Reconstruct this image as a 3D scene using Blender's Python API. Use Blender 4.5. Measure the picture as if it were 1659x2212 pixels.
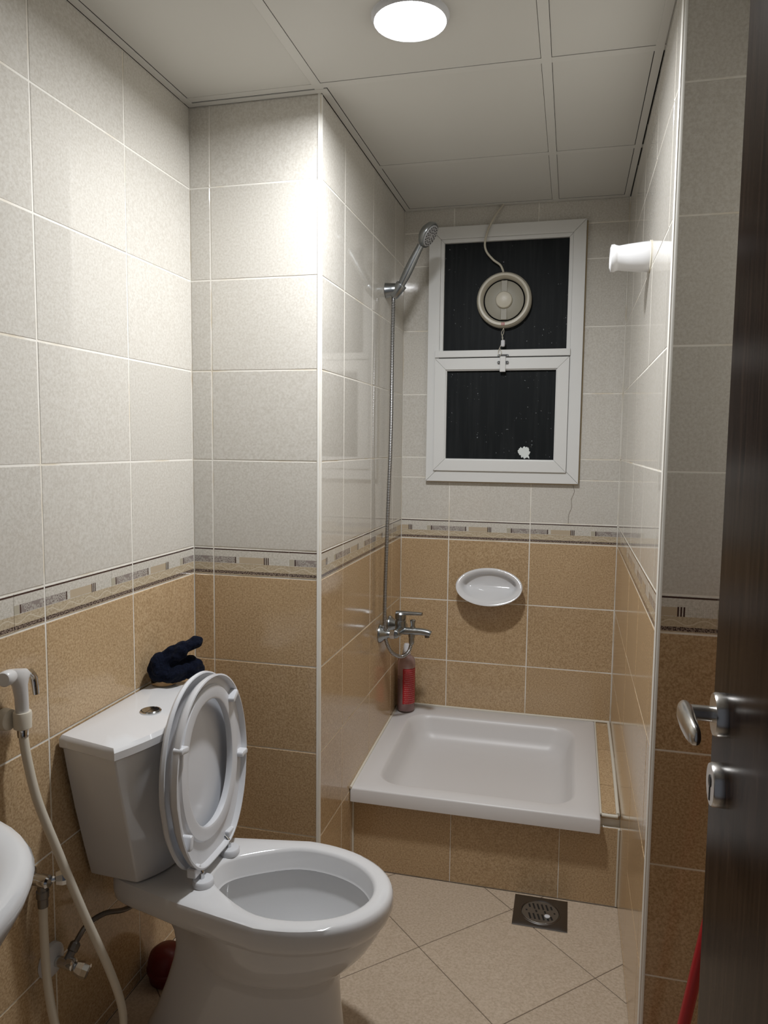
import bpy, bmesh, math, random
from mathutils import Vector, Matrix, noise
random.seed(7)
for o in list(bpy.data.objects): bpy.data.objects.remove(o, do_unlink=True)
S = bpy.context.scene
COL = S.collection
PI = math.pi

# ---------------------------------------------------------------- camera
def make_camera():
    f, yaw, pitch, roll = 1608.58, -0.2454, -0.0902, 0.0107
    fwd = Vector((math.sin(yaw)*math.cos(pitch), math.cos(yaw)*math.cos(pitch), math.sin(pitch)))
    r = Vector((math.cos(yaw), -math.sin(yaw), 0)); u = r.cross(fwd)
    r, u = r*math.cos(roll)+u*math.sin(roll), u*math.cos(roll)-r*math.sin(roll)
    cd = bpy.data.cameras.new('camera'); cd.sensor_fit = 'HORIZONTAL'; cd.sensor_width = 36
    cd.lens = f/1659*36; cd.clip_start = .02
    co = bpy.data.objects.new('camera', cd); COL.objects.link(co)
    m = Matrix((r, u, -fwd)).transposed().to_4x4(); m.translation = (1.0537, -1.9437, 1.409)
    co.matrix_world = m; S.camera = co
make_camera()
# ---------------------------------------------------------------- world, exposure
W = bpy.data.worlds.new('world'); S.world = W; W.use_nodes = True
W.node_tree.nodes['Background'].inputs[0].default_value = (.80, .86, 1, 1)
W.node_tree.nodes['Background'].inputs[1].default_value = .11      # dim corridor light through the doorway
LAMP_WATT, LAMP_SPREAD = 15, 173      # the ceiling lamp's own light
S.view_settings.view_transform = 'Standard'; S.view_settings.look = 'None'
S.view_settings.exposure = .25; S.view_settings.gamma = 1; S.view_settings.use_curve_mapping = False

# ---------------------------------------------------------------- materials
def srgb(r, g, b):
    f = lambda c: (c/255/12.92 if c/255 <= .04045 else ((c/255+.055)/1.055)**2.4)
    return (f(r), f(g), f(b), 1)
class N:
    """tiny wrapper for node graphs"""
    def __init__(s, name):
        s.m = bpy.data.materials.new(name); s.m.use_nodes = True
        s.t = s.m.node_tree; s.p = s.t.nodes['Principled BSDF']
    def new(s, k, **kw):
        n = s.t.nodes.new(k)
        for a, b in kw.items(): setattr(n, a, b)
        return n
    def put(s, sock, v):
        if hasattr(v, 'is_output'): s.t.links.new(v, sock)
        else: sock.default_value = v
    def math(s, op, a, b=0, c=0):
        n = s.new('ShaderNodeMath', operation=op)
        s.put(n.inputs[0], a); s.put(n.inputs[1], b); s.put(n.inputs[2], c)
        return n.outputs[0]
    def mix(s, fac, a, b, mode='MIX'):
        n = s.new('ShaderNodeMix', data_type='RGBA', blend_type=mode)
        s.put(n.inputs[0], fac); s.put(n.inputs[6], a); s.put(n.inputs[7], b)
        return n.outputs[2]
    def coord(s, k='Object'): return s.new('ShaderNodeTexCoord').outputs[k]
    def noise(s, vec, scale, detail=2, rough=.5):
        n = s.new('ShaderNodeTexNoise'); s.put(n.inputs['Vector'], vec)
        n.inputs['Scale'].default_value = scale; n.inputs['Detail'].default_value = detail; n.inputs['Roughness'].default_value = rough
        return n.outputs['Fac']
    def ramp(s, fac, stops):
        n = s.new('ShaderNodeValToRGB'); s.put(n.inputs[0], fac)
        e = n.color_ramp.elements
        while len(e) < len(stops): e.new(.5)
        for i, (p, c) in enumerate(stops): e[i].position = p; e[i].color = c
        return n.outputs[0]
    def bump(s, h, strength=.2, dist=.002):
        n = s.new('ShaderNodeBump'); s.put(n.inputs['Height'], h)
        n.inputs['Strength'].default_value = strength; n.inputs['Distance'].default_value = dist
        s.t.links.new(n.outputs[0], s.p.inputs['Normal'])
    def shade(s, color=None, rough=.5, metal=0, spec=.5, coat=0):
        if color is not None: s.put(s.p.inputs['Base Color'], color)
        s.put(s.p.inputs['Roughness'], rough); s.put(s.p.inputs['Metallic'], metal)
        s.put(s.p.inputs['Specular IOR Level'], spec); s.p.inputs['Coat Weight'].default_value = coat
        return s.m
    def shift(s):   # object coordinates moved by a per-object random amount
        r = s.new('ShaderNodeObjectInfo').outputs['Random']
        c = s.new('ShaderNodeCombineXYZ'); 
        s.put(c.inputs[0], s.math('MULTIPLY', r, 37)); s.put(c.inputs[1], s.math('MULTIPLY', r, 91)); s.put(c.inputs[2], s.math('MULTIPLY', r, 53))
        v = s.new('ShaderNodeVectorMath', operation='ADD'); s.put(v.inputs[0], s.coord()); s.put(v.inputs[1], c.outputs[0])
        return v.outputs[0], r
def plain(name, col, rough=.5, metal=0, spec=.5, coat=0):
    return N(name).shade(col, rough, metal, spec, coat)

def speckle_tile(name, c0, c1, c2, rough, scale, vary):
    n = N(name); v, r = n.shift()
    f = n.noise(v, scale, 3, .65); g = n.noise(v, 7, 2)
    col = n.ramp(f, [(.34, c0), (.5, c1), (.66, c2)])
    col = n.mix(n.math('MULTIPLY', n.math('SUBTRACT', g, .3), vary), col, c0)
    h = n.new('ShaderNodeHueSaturation'); n.put(h.inputs['Color'], col); n.put(h.inputs['Value'], n.math('MULTIPLY_ADD', r, .06, .97))
    n.bump(n.noise(v, 45, 2), .035, .002)
    return n.shade(h.outputs[0], rough, spec=.5)
M = {}
M['cream'] = speckle_tile('cream_tile', (.57, .535, .475, 1), (.635, .605, .545, 1), (.69, .665, .61, 1), .055, 170, .35)
M['brown'] = speckle_tile('brown_tile', (.38, .255, .135, 1), (.53, .375, .215, 1), (.64, .475, .295, 1), .13, 210, .4)
M['floor'] = speckle_tile('floor_tile', (.44, .35, .255, 1), (.53, .43, .325, 1), (.60, .50, .39, 1), .36, 150, .5)
def band_material():
    n = N('band_tile'); uv = n.new('ShaderNodeUVMap').outputs[0]
    sp = n.new('ShaderNodeSeparateXYZ'); n.put(sp.inputs[0], uv); u, v = sp.outputs[0], sp.outputs[1]   # metres from joint, metres from foot
    def rng(x, a, b): return n.math('MULTIPLY', n.math('GREATER_THAN', x, a), n.math('LESS_THAN', x, b))
    A = lambda *m: m[0] if len(m) == 1 else n.math('MULTIPLY', m[0], A(*m[1:]))
    w = n.new('ShaderNodeVectorMath', operation='ADD'); n.put(w.inputs[0], uv); n.put(w.inputs[1], (3.1, 1.7, .4)); uvn = w.outputs[0]
    fine = n.noise(uvn, 190, 3, .65)
    cream = n.ramp(fine, [(.34, (.54, .51, .44, 1)), (.5, (.64, .61, .545, 1)), (.66, (.72, .69, .63, 1))])
    tan = n.ramp(fine, [(.34, (.42, .34, .23, 1)), (.5, (.53, .44, .31, 1)), (.66, (.60, .52, .39, 1))])
    dark = (.075, .045, .038, 1)
    col = n.mix(n.math('LESS_THAN', v, .033), cream, tan)
    # pale wave
    wv = n.math('MULTIPLY_ADD', n.math('SINE', n.math('MULTIPLY', u, 2*PI/.064)), .0055, .021)
    col = n.mix(n.math('MULTIPLY', n.math('LESS_THAN', n.math('ABSOLUTE', n.math('SUBTRACT', v, wv)), .0012), .75), col, (.70, .63, .50, 1))
    row = rng(v, .034, .052)
    col = n.mix(A(row, rng(u, .08, .155)), col, (.52, .43, .31, 1))
    col = n.mix(A(row, rng(u, -.094, -.075)), col, (.48, .44, .35, 1))
    # woven patch
    ch = n.math('MULTIPLY', n.math('LESS_THAN', n.math('FRACT', n.math('MULTIPLY', u, 240)), .5), n.math('LESS_THAN', n.math('FRACT', n.math('MULTIPLY', v, 240)), .5))
    col = n.mix(n.math('MULTIPLY', A(row, n.math('MAXIMUM', rng(u, .170, .225), rng(u, -.15, -.094)), ch), .35), col, (.40, .40, .37, 1))
    # floral block on the joint
    vo = n.new('ShaderNodeTexVoronoi'); n.put(vo.inputs['Vector'], uvn); vo.inputs['Scale'].default_value = 130
    fl = n.ramp(vo.outputs['Distance'], [(.12, (.17, .13, .12, 1)), (.34, (.50, .47, .42, 1)), (.66, (.30, .26, .24, 1))])
    col = n.mix(A(row, rng(u, -.07, .066)), col, fl)
    for a, b in ((-.074, -.070), (.066, .070)): col = n.mix(A(row, rng(u, a, b)), col, dark)
    for k in range(3): col = n.mix(A(rng(v, .033, .053), rng(u, .155+.0058*k, .1585+.0058*k)), col, dark)
    # dark cord at the foot and the dark line at the head
    cord = n.ramp(n.noise(uvn, 330, 1), [(.42, (.055, .035, .03, 1)), (.6, (.33, .26, .21, 1))])
    col = n.mix(rng(v, .003, .0115), col, cord)
    col = n.mix(rng(v, .0705, .0742), col, dark)
    n.shade(col, .10); return n.m
M['band'] = band_material()
def grout_material():
    n = N('grout'); f = n.noise(n.coord('Object'), 9, 3)
    return n.shade(n.ramp(f, [(.3, (.72, .64, .50, 1)), (.5, (.86, .83, .76, 1))]), .7)
M['grout'] = grout_material()
M['floor_grout'] = plain('floor_grout', (.16, .12, .085, 1), .8)
M['trim'] = plain('white_trim', (.80, .78, .72, 1), .3)
M['panel'] = plain('ceiling_panel', (.66, .65, .61, 1), .45)
M['bar'] = plain('ceiling_bar', (.68, .67, .63, 1), .4)
M['void'] = plain('ceiling_void', (.03, .03, .03, 1), .9)
M['ceramic'] = plain('white_ceramic', (.70, .70, .705, 1), .07, spec=.55)
M['plastic'] = plain('white_plastic', (.68, .69, .715, 1), .22)
M['acrylic'] = plain('white_acrylic', (.69, .675, .665, 1), .38)
M['silicone'] = plain('silicone', (.72, .68, .58, 1), .5)
M['chrome'] = plain('chrome', (.62, .63, .64, 1), .12, 1)
M['dullchrome'] = plain('dull_chrome', (.36, .38, .39, 1), .28, 1)
M['steel'] = plain('steel', (.20, .19, .18, 1), .38, 1)
M['nickel'] = plain('brushed_nickel', (.58, .56, .53, 1), .27, 1)
M['black'] = plain('black', (.008, .008, .008, 1), .6)
M['alu'] = plain('white_aluminium', (.76, .76, .74, 1), .35)
M['fan'] = plain('ivory_plastic', (.60, .56, .46, 1), .35)
M['fandark'] = plain('grey_plastic', (.36, .34, .28, 1), .45)
M['hose'] = plain('white_hose', (.66, .61, .51, 1), .4)
M['spray'] = plain('grey_plastic_spray', (.62, .61, .60, 1), .3)
M['red'] = plain('red_plastic', (.36, .004, .012, 1), .35)
M['redbottle'] = plain('red_gel', (.16, .003, .010, 1), .18)
M['redcup'] = plain('dark_red_plastic', (.13, .004, .004, 1), .4)
M['paint'] = plain('white_paint', (.72, .76, .74, 1), .6)
def lamp_material():
    n = N('lamp_diffuser'); n.p.inputs['Emission Color'].default_value = (.94, .96, 1, 1)
    n.p.inputs['Emission Strength'].default_value = 14; return n.shade((.9, .9, .9, 1), .5)
M['lamp'] = lamp_material()
def glass_material():
    n = N('night_glass'); c = n.coord('Object')
    a = n.noise(c, 95, 2, .6); b = n.noise(c, 5, 2)
    sp = n.math('MULTIPLY', n.math('GREATER_THAN', a, .695), n.math('GREATER_THAN', b, .5))
    m = n.new('ShaderNodeMapping'); n.put(m.inputs['Vector'], c); m.inputs['Scale'].default_value = (60, 60, 4)
    st = n.math('MULTIPLY', n.math('SUBTRACT', n.noise(m.outputs[0], 1, 3), .45), .06)
    col = n.mix(st, (.010, .012, .013, 1), (.5, .52, .52, 1)); col = n.mix(n.math('MULTIPLY', sp, .5), col, (.45, .48, .5, 1))
    n.bump(n.noise(c, 400, 1), .05, .001)
    return n.shade(col, .5, spec=.12)
M['glass'] = glass_material()
def wood_material():
    n = N('dark_veneer'); m = n.new('ShaderNodeMapping'); n.put(m.inputs['Vector'], n.coord('Object')); m.inputs['Scale'].default_value = (40, 40, 2.2)
    f = n.noise(m.outputs[0], 3, 4, .6)
    col = n.ramp(f, [(.3, (.010, .006, .004, 1)), (.55, (.026, .015, .010, 1)), (.75, (.045, .028, .018, 1))])
    n.bump(f, .08, .001); return n.shade(col, .24, spec=.015)
M['wood'] = wood_material()
def hose_material():
    n = N('spiral_hose'); uv = n.new('ShaderNodeUVMap').outputs[0]; s = n.new('ShaderNodeSeparateXYZ'); n.put(s.inputs[0], uv)
    k = n.math('FRACT', n.math('MULTIPLY', s.outputs[1], 170)); w = n.math('ABSOLUTE', n.math('SUBTRACT', k, .5))
    n.bump(w, .8, .002); return n.shade(n.ramp(w, [(.1, (.10, .10, .10, 1)), (.3, (.55, .55, .55, 1))]), .28, 1)
M['spiral'] = hose_material()
def cloth_material():
    n = N('navy_cloth'); f = n.noise(n.coord(), 260, 2); n.bump(f, .5, .002)
    n.p.inputs['Sheen Weight'].default_value = .03
    return n.shade(n.ramp(f, [(.35, (.002, .003, .008, 1)), (.7, (.005, .008, .020, 1))]), .95, spec=.1)
M['cloth'] = cloth_material()
def clear_material(name, col, rough, trans=1):
    n = N(name); n.p.inputs['Transmission Weight'].default_value = trans; n.p.inputs['IOR'].default_value = 1.3
    return n.shade(col, rough)
M['clear'] = clear_material('clear_plastic', (.80, .60, .58, 1), .15, .72)
M['jar'] = clear_material('brown_glass', (.5, .42, .32, 1), .08)
def water_material():
    n = N('water'); n.p.inputs['Transmission Weight'].default_value = 1; n.p.inputs['IOR'].default_value = 1.33
    return n.shade((.95, .97, .97, 1), .01)
M['water'] = water_material()
def label_material():
    # printed red label: rows of small white writing
    n = N('bottle_label'); uv = n.new('ShaderNodeUVMap').outputs[0]; s = n.new('ShaderNodeSeparateXYZ'); n.put(s.inputs[0], uv)
    u, v = s.outputs[0], s.outputs[1]
    row = n.math('LESS_THAN', n.math('FRACT', n.math('MULTIPLY', v, 17)), .48)
    m = n.new('ShaderNodeMapping'); n.put(m.inputs['Vector'], uv); m.inputs['Scale'].default_value = (34, 17, 1)
    ink = n.math('GREATER_THAN', n.noise(m.outputs[0], 1.6, 1), .47)
    ins = n.math('MULTIPLY', n.math('GREATER_THAN', u, .08), n.math('LESS_THAN', u, .94))
    f = n.math('MULTIPLY', n.math('MULTIPLY', row, ink), n.math('MULTIPLY', ins, .30))
    return n.shade(n.mix(f, (.42, .005, .012, 1), (.85, .55, .52, 1)), .35)
M['label'] = label_material()

# ---------------------------------------------------------------- builders
def empty(name, loc, label=None, cat=None, group=None):
    o = bpy.data.objects.new(name, None); COL.objects.link(o); o.location = loc; o.empty_display_size = .05
    return tag(o, label, cat, group)
def tag(o, label=None, cat=None, group=None, kind=None):
    for k, v in (('label', label), ('category', cat), ('group', group), ('kind', kind)):
        if v: o[k] = v
    return o
def world_loc(o):
    v = Vector((0, 0, 0))
    while o: v = v+o.location; o = o.parent
    return v
def mesh(name, verts, faces, mat, parent=None, smooth=False, origin=None, uvs=None):
    """verts in room coordinates; becomes one object, a child when parent is given"""
    base = Vector(origin) if origin is not None else (world_loc(parent) if parent else Vector((0, 0, 0)))
    me = bpy.data.meshes.new(name)
    me.from_pydata([tuple(Vector(v)-base) for v in verts], [], faces)
    bm = bmesh.new(); bm.from_mesh(me)
    bmesh.ops.recalc_face_normals(bm, faces=bm.faces); bm.to_mesh(me); bm.free()
    if smooth is not False:
        me.polygons.foreach_set('use_smooth', [True]*len(me.polygons))
        if smooth is not True: me.set_sharp_from_angle(angle=math.radians(smooth))
    me.materials.append(M[mat])
    if uvs is not None:
        l = me.uv_layers.new(name='UVMap')
        for p in me.polygons:
            for li in p.loop_indices: l.data[li].uv = uvs[me.loops[li].vertex_index]
    o = bpy.data.objects.new(name, me); COL.objects.link(o); o.parent = parent
    o.location = base-(world_loc(parent) if parent else Vector((0, 0, 0)))
    return o
def boxdata(x0, x1, y0, y1, z0, z1):
    v = [(x, y, z) for x in (x0, x1) for y in (y0, y1) for z in (z0, z1)]
    return v, [(0, 1, 3, 2), (4, 6, 7, 5), (0, 4, 5, 1), (2, 3, 7, 6), (0, 2, 6, 4), (1, 5, 7, 3)]
def boxes(name, bs, mat, parent=None, bevel=0, origin=None):
    V, F = [], []
    for b in bs:
        v, f = boxdata(*b); n = len(V); V += v; F += [tuple(i+n for i in q) for q in f]
    o = mesh(name, V, F, mat, parent, origin=origin)
    if bevel:
        m = o.modifiers.new('bevel', 'BEVEL'); m.width = bevel; m.segments = 2; m.limit_method = 'ANGLE'
    return o
def box(name, b, mat, parent=None, bevel=0, origin=None): return boxes(name, [b], mat, parent, bevel, origin)
def loft(rings, cap0=True, cap1=True, closed=True):
    n = len(rings[0]); V = [p for r in rings for p in r]; F = []
    for i in range(len(rings)-1):
        for j in range(n if closed else n-1):
            a, b = i*n+j, i*n+(j+1) % n; F.append((a, b, b+n, a+n))
    if cap0: F.append(tuple(range(n)))
    if cap1: F.append(tuple((len(rings)-1)*n+j for j in range(n)))
    return V, F
def lathe(profile, origin, axis=(0, 0, 1), seg=32, cap0=True, cap1=True):
    """profile: (radius, height along axis)"""
    a = Vector(axis).normalized(); t = Vector((1, 0, 0)) if abs(a.x) < .8 else Vector((0, 1, 0))
    e = (t-a*t.dot(a)).normalized(); f = a.cross(e); O = Vector(origin)
    rings = [[O+a*h+e*r*math.cos(2*PI*k/seg)+f*r*math.sin(2*PI*k/seg) for k in range(seg)] for r, h in profile]
    return loft(rings, cap0, cap1)
def smoothpath(pts, n=10):
    P = [Vector(p) for p in pts]; Q = [P[0]*2-P[1]]+P+[P[-1]*2-P[-2]]; out = []
    for i in range(1, len(Q)-2):
        for k in range(n):
            t = k/n; a, b, c, d = Q[i-1:i+3]
            out.append(.5*((2*b)+(c-a)*t+(2*a-5*b+4*c-d)*t*t+(3*b-a-3*c+d)*t**3))
    return out+[P[-1]]
def tubedata(pts, r, seg=12, n=10, raw=False):
    P = [Vector(p) for p in pts] if raw else smoothpath(pts, n); rings = []; uv = []; nrm = None; L = 0
    for i, p in enumerate(P):
        t = (P[min(i+1, len(P)-1)]-P[max(i-1, 0)]).normalized()
        if nrm is None:
            nrm = t.orthogonal().normalized()
        nrm = (nrm-t*nrm.dot(t)).normalized(); b = t.cross(nrm)
        rr = r(i/(len(P)-1)) if callable(r) else r
        if i: L += (p-P[i-1]).length
        rings.append([p+(nrm*math.cos(2*PI*k/seg)+b*math.sin(2*PI*k/seg))*rr for k in range(seg)])
        uv += [(k/seg, L) for k in range(seg)]
    V, F = loft(rings); return V, F, uv
def tube(name, pts, r, mat, parent=None, seg=12, n=10, raw=False, origin=None):
    V, F, uv = tubedata(pts, r, seg, n, raw); return mesh(name, V, F, mat, parent, 50, origin, uv)
def lathed(name, profile, o, axis, mat, parent=None, seg=32, smooth=40, origin=None, **k):
    V, F = lathe(profile, o, axis, seg, **k); return mesh(name, V, F, mat, parent, smooth, origin)
def rrect(x0, x1, y0, y1, r, z, n=8):
    out = []
    for cx, cy, a0 in ((x1-r, y1-r, 0), (x0+r, y1-r, PI/2), (x0+r, y0+r, PI), (x1-r, y0+r, 1.5*PI)):
        for k in range(n+1):
            a = a0+PI/2*k/n; out.append(Vector((cx+r*math.cos(a), cy+r*math.sin(a), z)))
    return out

# ---------------------------------------------------------------- room dimensions (metres)
XP, YB, XR, YC, ZC = .385, 1.018, 1.233, -.346, 2.327
XF, YD = 1.46, -1.72           # wall behind the door leaf, wall with the doorway
Z0, ZB, TH, TW = 1.031, 1.1106, .25, .3214
GAP, DEEP = .0034, .0009
cuts = []
_cache = {}
def tile_mesh(w, h, mat):
    key = (round(w, 4), round(h, 4), mat)
    if key not in _cache:
        c = .0011; d = .006
        rings = [[(0, d, 0), (w, d, 0), (w, d, h), (0, d, h)], [(0, c, 0), (w, c, 0), (w, c, h), (0, c, h)],
                 [(c, 0, c), (w-c, 0, c), (w-c, 0, h-c), (c, 0, h-c)]]
        V, F = loft(rings); me = bpy.data.meshes.new('tile'); me.from_pydata(V, [], F)
        bm = bmesh.new(); bm.from_mesh(me); bmesh.ops.recalc_face_normals(bm, faces=bm.faces); bm.to_mesh(me); bm.free()
        me.materials.append(M[mat]); _cache[key] = me
    return _cache[key]
def tile(parent, name, org, rot, w, h, mat, uv0=None):
    me = tile_mesh(w, h, mat)
    if uv0 is not None:
        me = me.copy(); l = me.uv_layers.new(name='UVMap')
        for p in me.polygons:
            for li in p.loop_indices:
                v = me.vertices[me.loops[li].vertex_index].co; l.data[li].uv = (uv0+v.x, v.z)
    o = bpy.data.objects.new(name, me); COL.objects.link(o); o.parent = parent
    o.location = Vector(org)-world_loc(parent); o.rotation_euler = (random.uniform(-.0016, .0016), 0, rot+random.uniform(-.0016, .0016))
    return o
def tile_wall(wall, u0, u1, phase, P, rot, zmin=0, hole=None, skip=None):
    """P(u) -> (x, y) on the tiled face; columns at phase + k*TW; hole = (ua, ub, za, zb)"""
    k0 = math.floor((u0-phase)/TW)
    rows = []
    for k in range(6): rows.append((Z0-(k+1)*TH, Z0-k*TH, 'brown'))
    rows.append((Z0, ZB, 'band'))
    for k in range(6): rows.append((ZB+k*TH, ZB+(k+1)*TH, 'cream'))
    for k in range(k0, k0+30):
        a, b = max(u0, phase+k*TW), min(u1, phase+(k+1)*TW)
        if phase+(k+1)*TW > u1-.014: b = max(b, u1)
        if 0 < u1-b < .014: b = u1
        if phase+k*TW > u1-.014 or phase+(k+1)*TW < u0+.014: continue
        if phase+k*TW < u0+.014: a = u0
        for za, zb, mt in rows:
            za, zb = max(za, zmin), min(zb, ZC)
            if zb-za < .008: continue
            rect = [(a, b, za, zb)]
            if hole:
                ha, hb, hc, hd = hole
                if a < hb and b > ha and za < hd and zb > hc:
                    rect = []
                    if zb > hd: rect.append((a, b, hd, zb))
                    if za < hc: rect.append((a, b, za, hc))
                    m0, m1 = max(za, hc), min(zb, hd)
                    if a < ha: rect.append((a, ha, m0, m1))
                    if b > hb: rect.append((hb, b, m0, m1))
            for (ra, rb, rc, rd) in rect:
                if rb-ra < .012 or rd-rc < .01: continue
                g = GAP/2; x, y = P(ra+g)
                uv0 = None
                if mt == 'band':
                    uv0 = (ra+g)-(phase+k*TW)
                    # centre the pattern on the joint: second half of a tile counts from the next joint
                    if rb-ra > TW*.55+.001:
                        h = phase+(k+.72)*TW
                        if ra < h < rb:
                            tile(wall, 'border_tile', (x, y, rc+g), rot, h-ra-g, rd-rc-GAP, mt, uv0)
                            x2, y2 = P(h)
                            tile(wall, 'border_tile', (x2, y2, rc+g), rot, rb-h-g, rd-rc-GAP, mt, h-(phase+(k+1)*TW))
                            continue
                    if ra >= phase+(k+.72)*TW: uv0 -= TW
                tile(wall, 'border_tile' if mt == 'band' else 'tile', (x, y, rc+g), rot, rb-ra-GAP, rd-rc-GAP, mt, uv0)
def wall(name, bs):
    return tag(boxes(name, bs, 'grout'), kind='structure')
T = .10
w = wall('wall_left', [(-T, -DEEP, YD-T, .05, 0, ZC)]); tile_wall(w, YD, 0, -.3116, lambda u: (0, u), PI/2)
w = wall('wall_partition', [(0, XP-DEEP, DEEP, YB+T, 0, ZC)])
tile_wall(w, 0, XP-.006, .0622, lambda u: (u, 0), 0)
tile_wall(w, .006, YB, .2175, lambda u: (XP, u), PI/2)
WX0, WX1, WZ0, WZ1 = .50, 1.068, 1.28, 2.24      # hole behind the window frame
w = wall('wall_back', [(XP, WX0, YB+DEEP, YB+T, 0, ZC), (WX1, XR, YB+DEEP, YB+T, 0, ZC), (WX0, WX1, YB+DEEP, YB+T, 0, WZ0), (WX0, WX1, YB+DEEP, YB+T, WZ1, ZC)])
tile_wall(w, XP, XR, .5825, lambda u: (u, YB), 0, .27, (WX0, WX1, WZ0, WZ1))
w = wall('wall_right', [(XR+DEEP, XF+T, YC+DEEP, YB+T, 0, ZC)])
tile_wall(w, -YB, -YC-.006, -.697, lambda u: (XR, -u), -PI/2)
tile_wall(w, XR+.006, XF, XR-.115, lambda u: (u, YC), 0)
w = wall('wall_side', [(XF+DEEP, XF+T, YD-T, YC, 0, ZC)]); tile_wall(w, -YC, -YD, -YC+.1, lambda u: (XF, -u), -PI/2)
DX0, DX1, DZ = .47, 1.285, 2.08                   # doorway
w = wall('wall_front', [(0, DX0, YD-T, YD-DEEP, 0, ZC), (DX1+.02, XF, YD-T, YD-DEEP, 0, ZC), (DX0, DX1+.02, YD-T, YD-DEEP, DZ, ZC)])
tile_wall(w, -DX0, 0, -.3214, lambda u: (-u, YD), PI)
tag(boxes('trim_3', [(DX0-.05, DX0+.02, YD-T-.01, YD+.012, 0, DZ+.03), (DX1, DX1+.06, YD-T-.01, YD+.012, 0, DZ+.03), (DX0+.02, DX1, YD-T-.01, YD+.012, DZ-.02, DZ+.03)], 'wood'), kind='structure')
# rounded white corner strips
def corner_trim(name, x, y, sx):
    r = .009; c = Vector((x-sx*r, y+r, 0)); ring = []
    arc = [c+Vector((sx*r*1.15*math.sin(a), -r*1.15*math.cos(a), 0)) for a in [PI/2*k/6 for k in range(7)]]
    pts = arc+[Vector((x-sx*r, y+r, 0))]
    V, F = loft([[p+Vector((0, 0, z)) for p in pts] for z in (0, ZC)])
    tag(mesh(name, V, F, 'trim', smooth=40), kind='structure')
corner_trim('trim_1', XP, 0, 1); corner_trim('trim_2', XR, YC, -1)

# ---------------------------------------------------------------- floor: tiles laid on the diagonal
def clip(poly, ax, lim, keep_less):
    out = []
    for i in range(len(poly)):
        p, q = poly[i], poly[(i+1) % len(poly)]
        ip, iq = ((p[ax] <= lim) == keep_less) or p[ax] == lim, ((q[ax] <= lim) == keep_less) or q[ax] == lim
        if ip: out.append(p)
        if ip != iq:
            t = (lim-p[ax])/(q[ax]-p[ax]); out.append((p[0]+(q[0]-p[0])*t, p[1]+(q[1]-p[1])*t))
    return out
floor = tag(box('floor', (-T, XF+T, YD-T-.3, YB+T, -.08, -.0012), 'floor_grout'), kind='structure')
HD = .2395; fg = .0016
for i in range(-9, 10):
    for j in range(-12, 8):
        if (i+j) % 2: continue
        cx, cy = .920+i*HD, .005+j*HD; h = HD-fg
        p = [(cx+h, cy), (cx, cy+h), (cx-h, cy), (cx, cy-h)]
        for ax, lim, kl in ((0, .001, False), (0, XF-.001, True), (1, YD+.001, False), (1, .336, True)):
            if len(p) >= 3: p = clip(p, ax, lim, kl)
        if len(p) < 3: continue
        mx, my = sum(a for a, b in p)/len(p), sum(b for a, b in p)/len(p); n = len(p)
        ins = [(mx+(a-mx)*.994, my+(b-my)*.994) for a, b in p]
        V, F = loft([[(a, b, -.006) for a, b in p], [(a, b, -.0008) for a, b in p], [(a, b, 0) for a, b in ins]])
        mesh('floor_tile', V, F, 'floor', floor, origin=(cx, cy, 0))

# ---------------------------------------------------------------- suspended ceiling
ceil = tag(box('ceiling', (-T, XF+T, YD-T, YB+T, ZC+.03, ZC+.1), 'void'), kind='structure')
gx, gy = [.387, .965], [-1.205, -.622, -.038, .545]
for xa, xb in ((0, gx[0]), (gx[0], gx[1]), (gx[1], XF)):
    ys = [YD]+gy+[YB]
    for ya, yb in zip(ys, ys[1:]):
        if xa == 0 and ya > -.1: continue
        x1, y1 = xb, yb
        if xb == XF and ya > -.3: x1 = XR
        if xa == 0 and yb > -.1: y1 = 0
        e, wl = .0132, .0238          # panel edge at a bar, panel edge at a wall angle
        xlo = (xa+wl) if xa == 0 else (XP+wl if (xa == gx[0] and ya > -.1) else xa+e)
        box('ceiling_panel', (xlo, x1-(e if x1 in gx else wl), ya+(e if ya in gy else .001), y1-(e if y1 in gy else wl), ZC+.0015, ZC+.012), 'panel', ceil)
hb = .012
for x in gx: box('ceiling_bar', (x-hb, x+hb, YD, 0 if x < .5 else YB, ZC, ZC+.0016), 'bar', ceil)
for y in gy:
    for xa, xb in ((0, gx[0]), (gx[0], gx[1]), (gx[1], XF if y < YC else XR)):
        if y > 0 and xa == 0: continue
        box('ceiling_bar', (xa+hb if xa else 0, xb-hb if xb in gx else xb, y-hb, y+hb, ZC+.0003, ZC+.0016), 'bar', ceil)
L = .022; zt = ZC-.0012; q = .0028
for b in ((q, L, YD, -q), (L, XP+q, -L, -q), (XP+q, XP+L, -L, YB-q), (XP+L, XR-L, YB-L, YB-q), (XR-L, XR-q, YC-L, YB-q), (XR-q, XF-q, YC-L, YC-q)):
    box('wall_angle', (b[0], b[1], b[2], b[3], zt, ZC+.0012), 'bar', ceil)

# ---------------------------------------------------------------- round ceiling lamp
LX, LY = .686, -.29
lamp = empty('ceiling_lamp', (LX, LY, ZC-.012), 'round white recessed ceiling lamp, lit, set in the ceiling panel', 'lamp')
lathed('lamp_ring', [(.0765, .001), (.0785, 0), (.083, .006), (.085, .0135), (.070, .0135), (.0745, .004)], (LX, LY, ZC-.0115), (0, 0, 1), 'plastic', lamp, 48, 30, cap0=False, cap1=False)
lathed('diffuser', [(.0763, .002), (.070, -.003), (.050, -.006), (.0, -.008)], (LX, LY, ZC-.0115), (0, 0, 1), 'lamp', lamp, 48, True, cap0=True, cap1=False)

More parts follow.
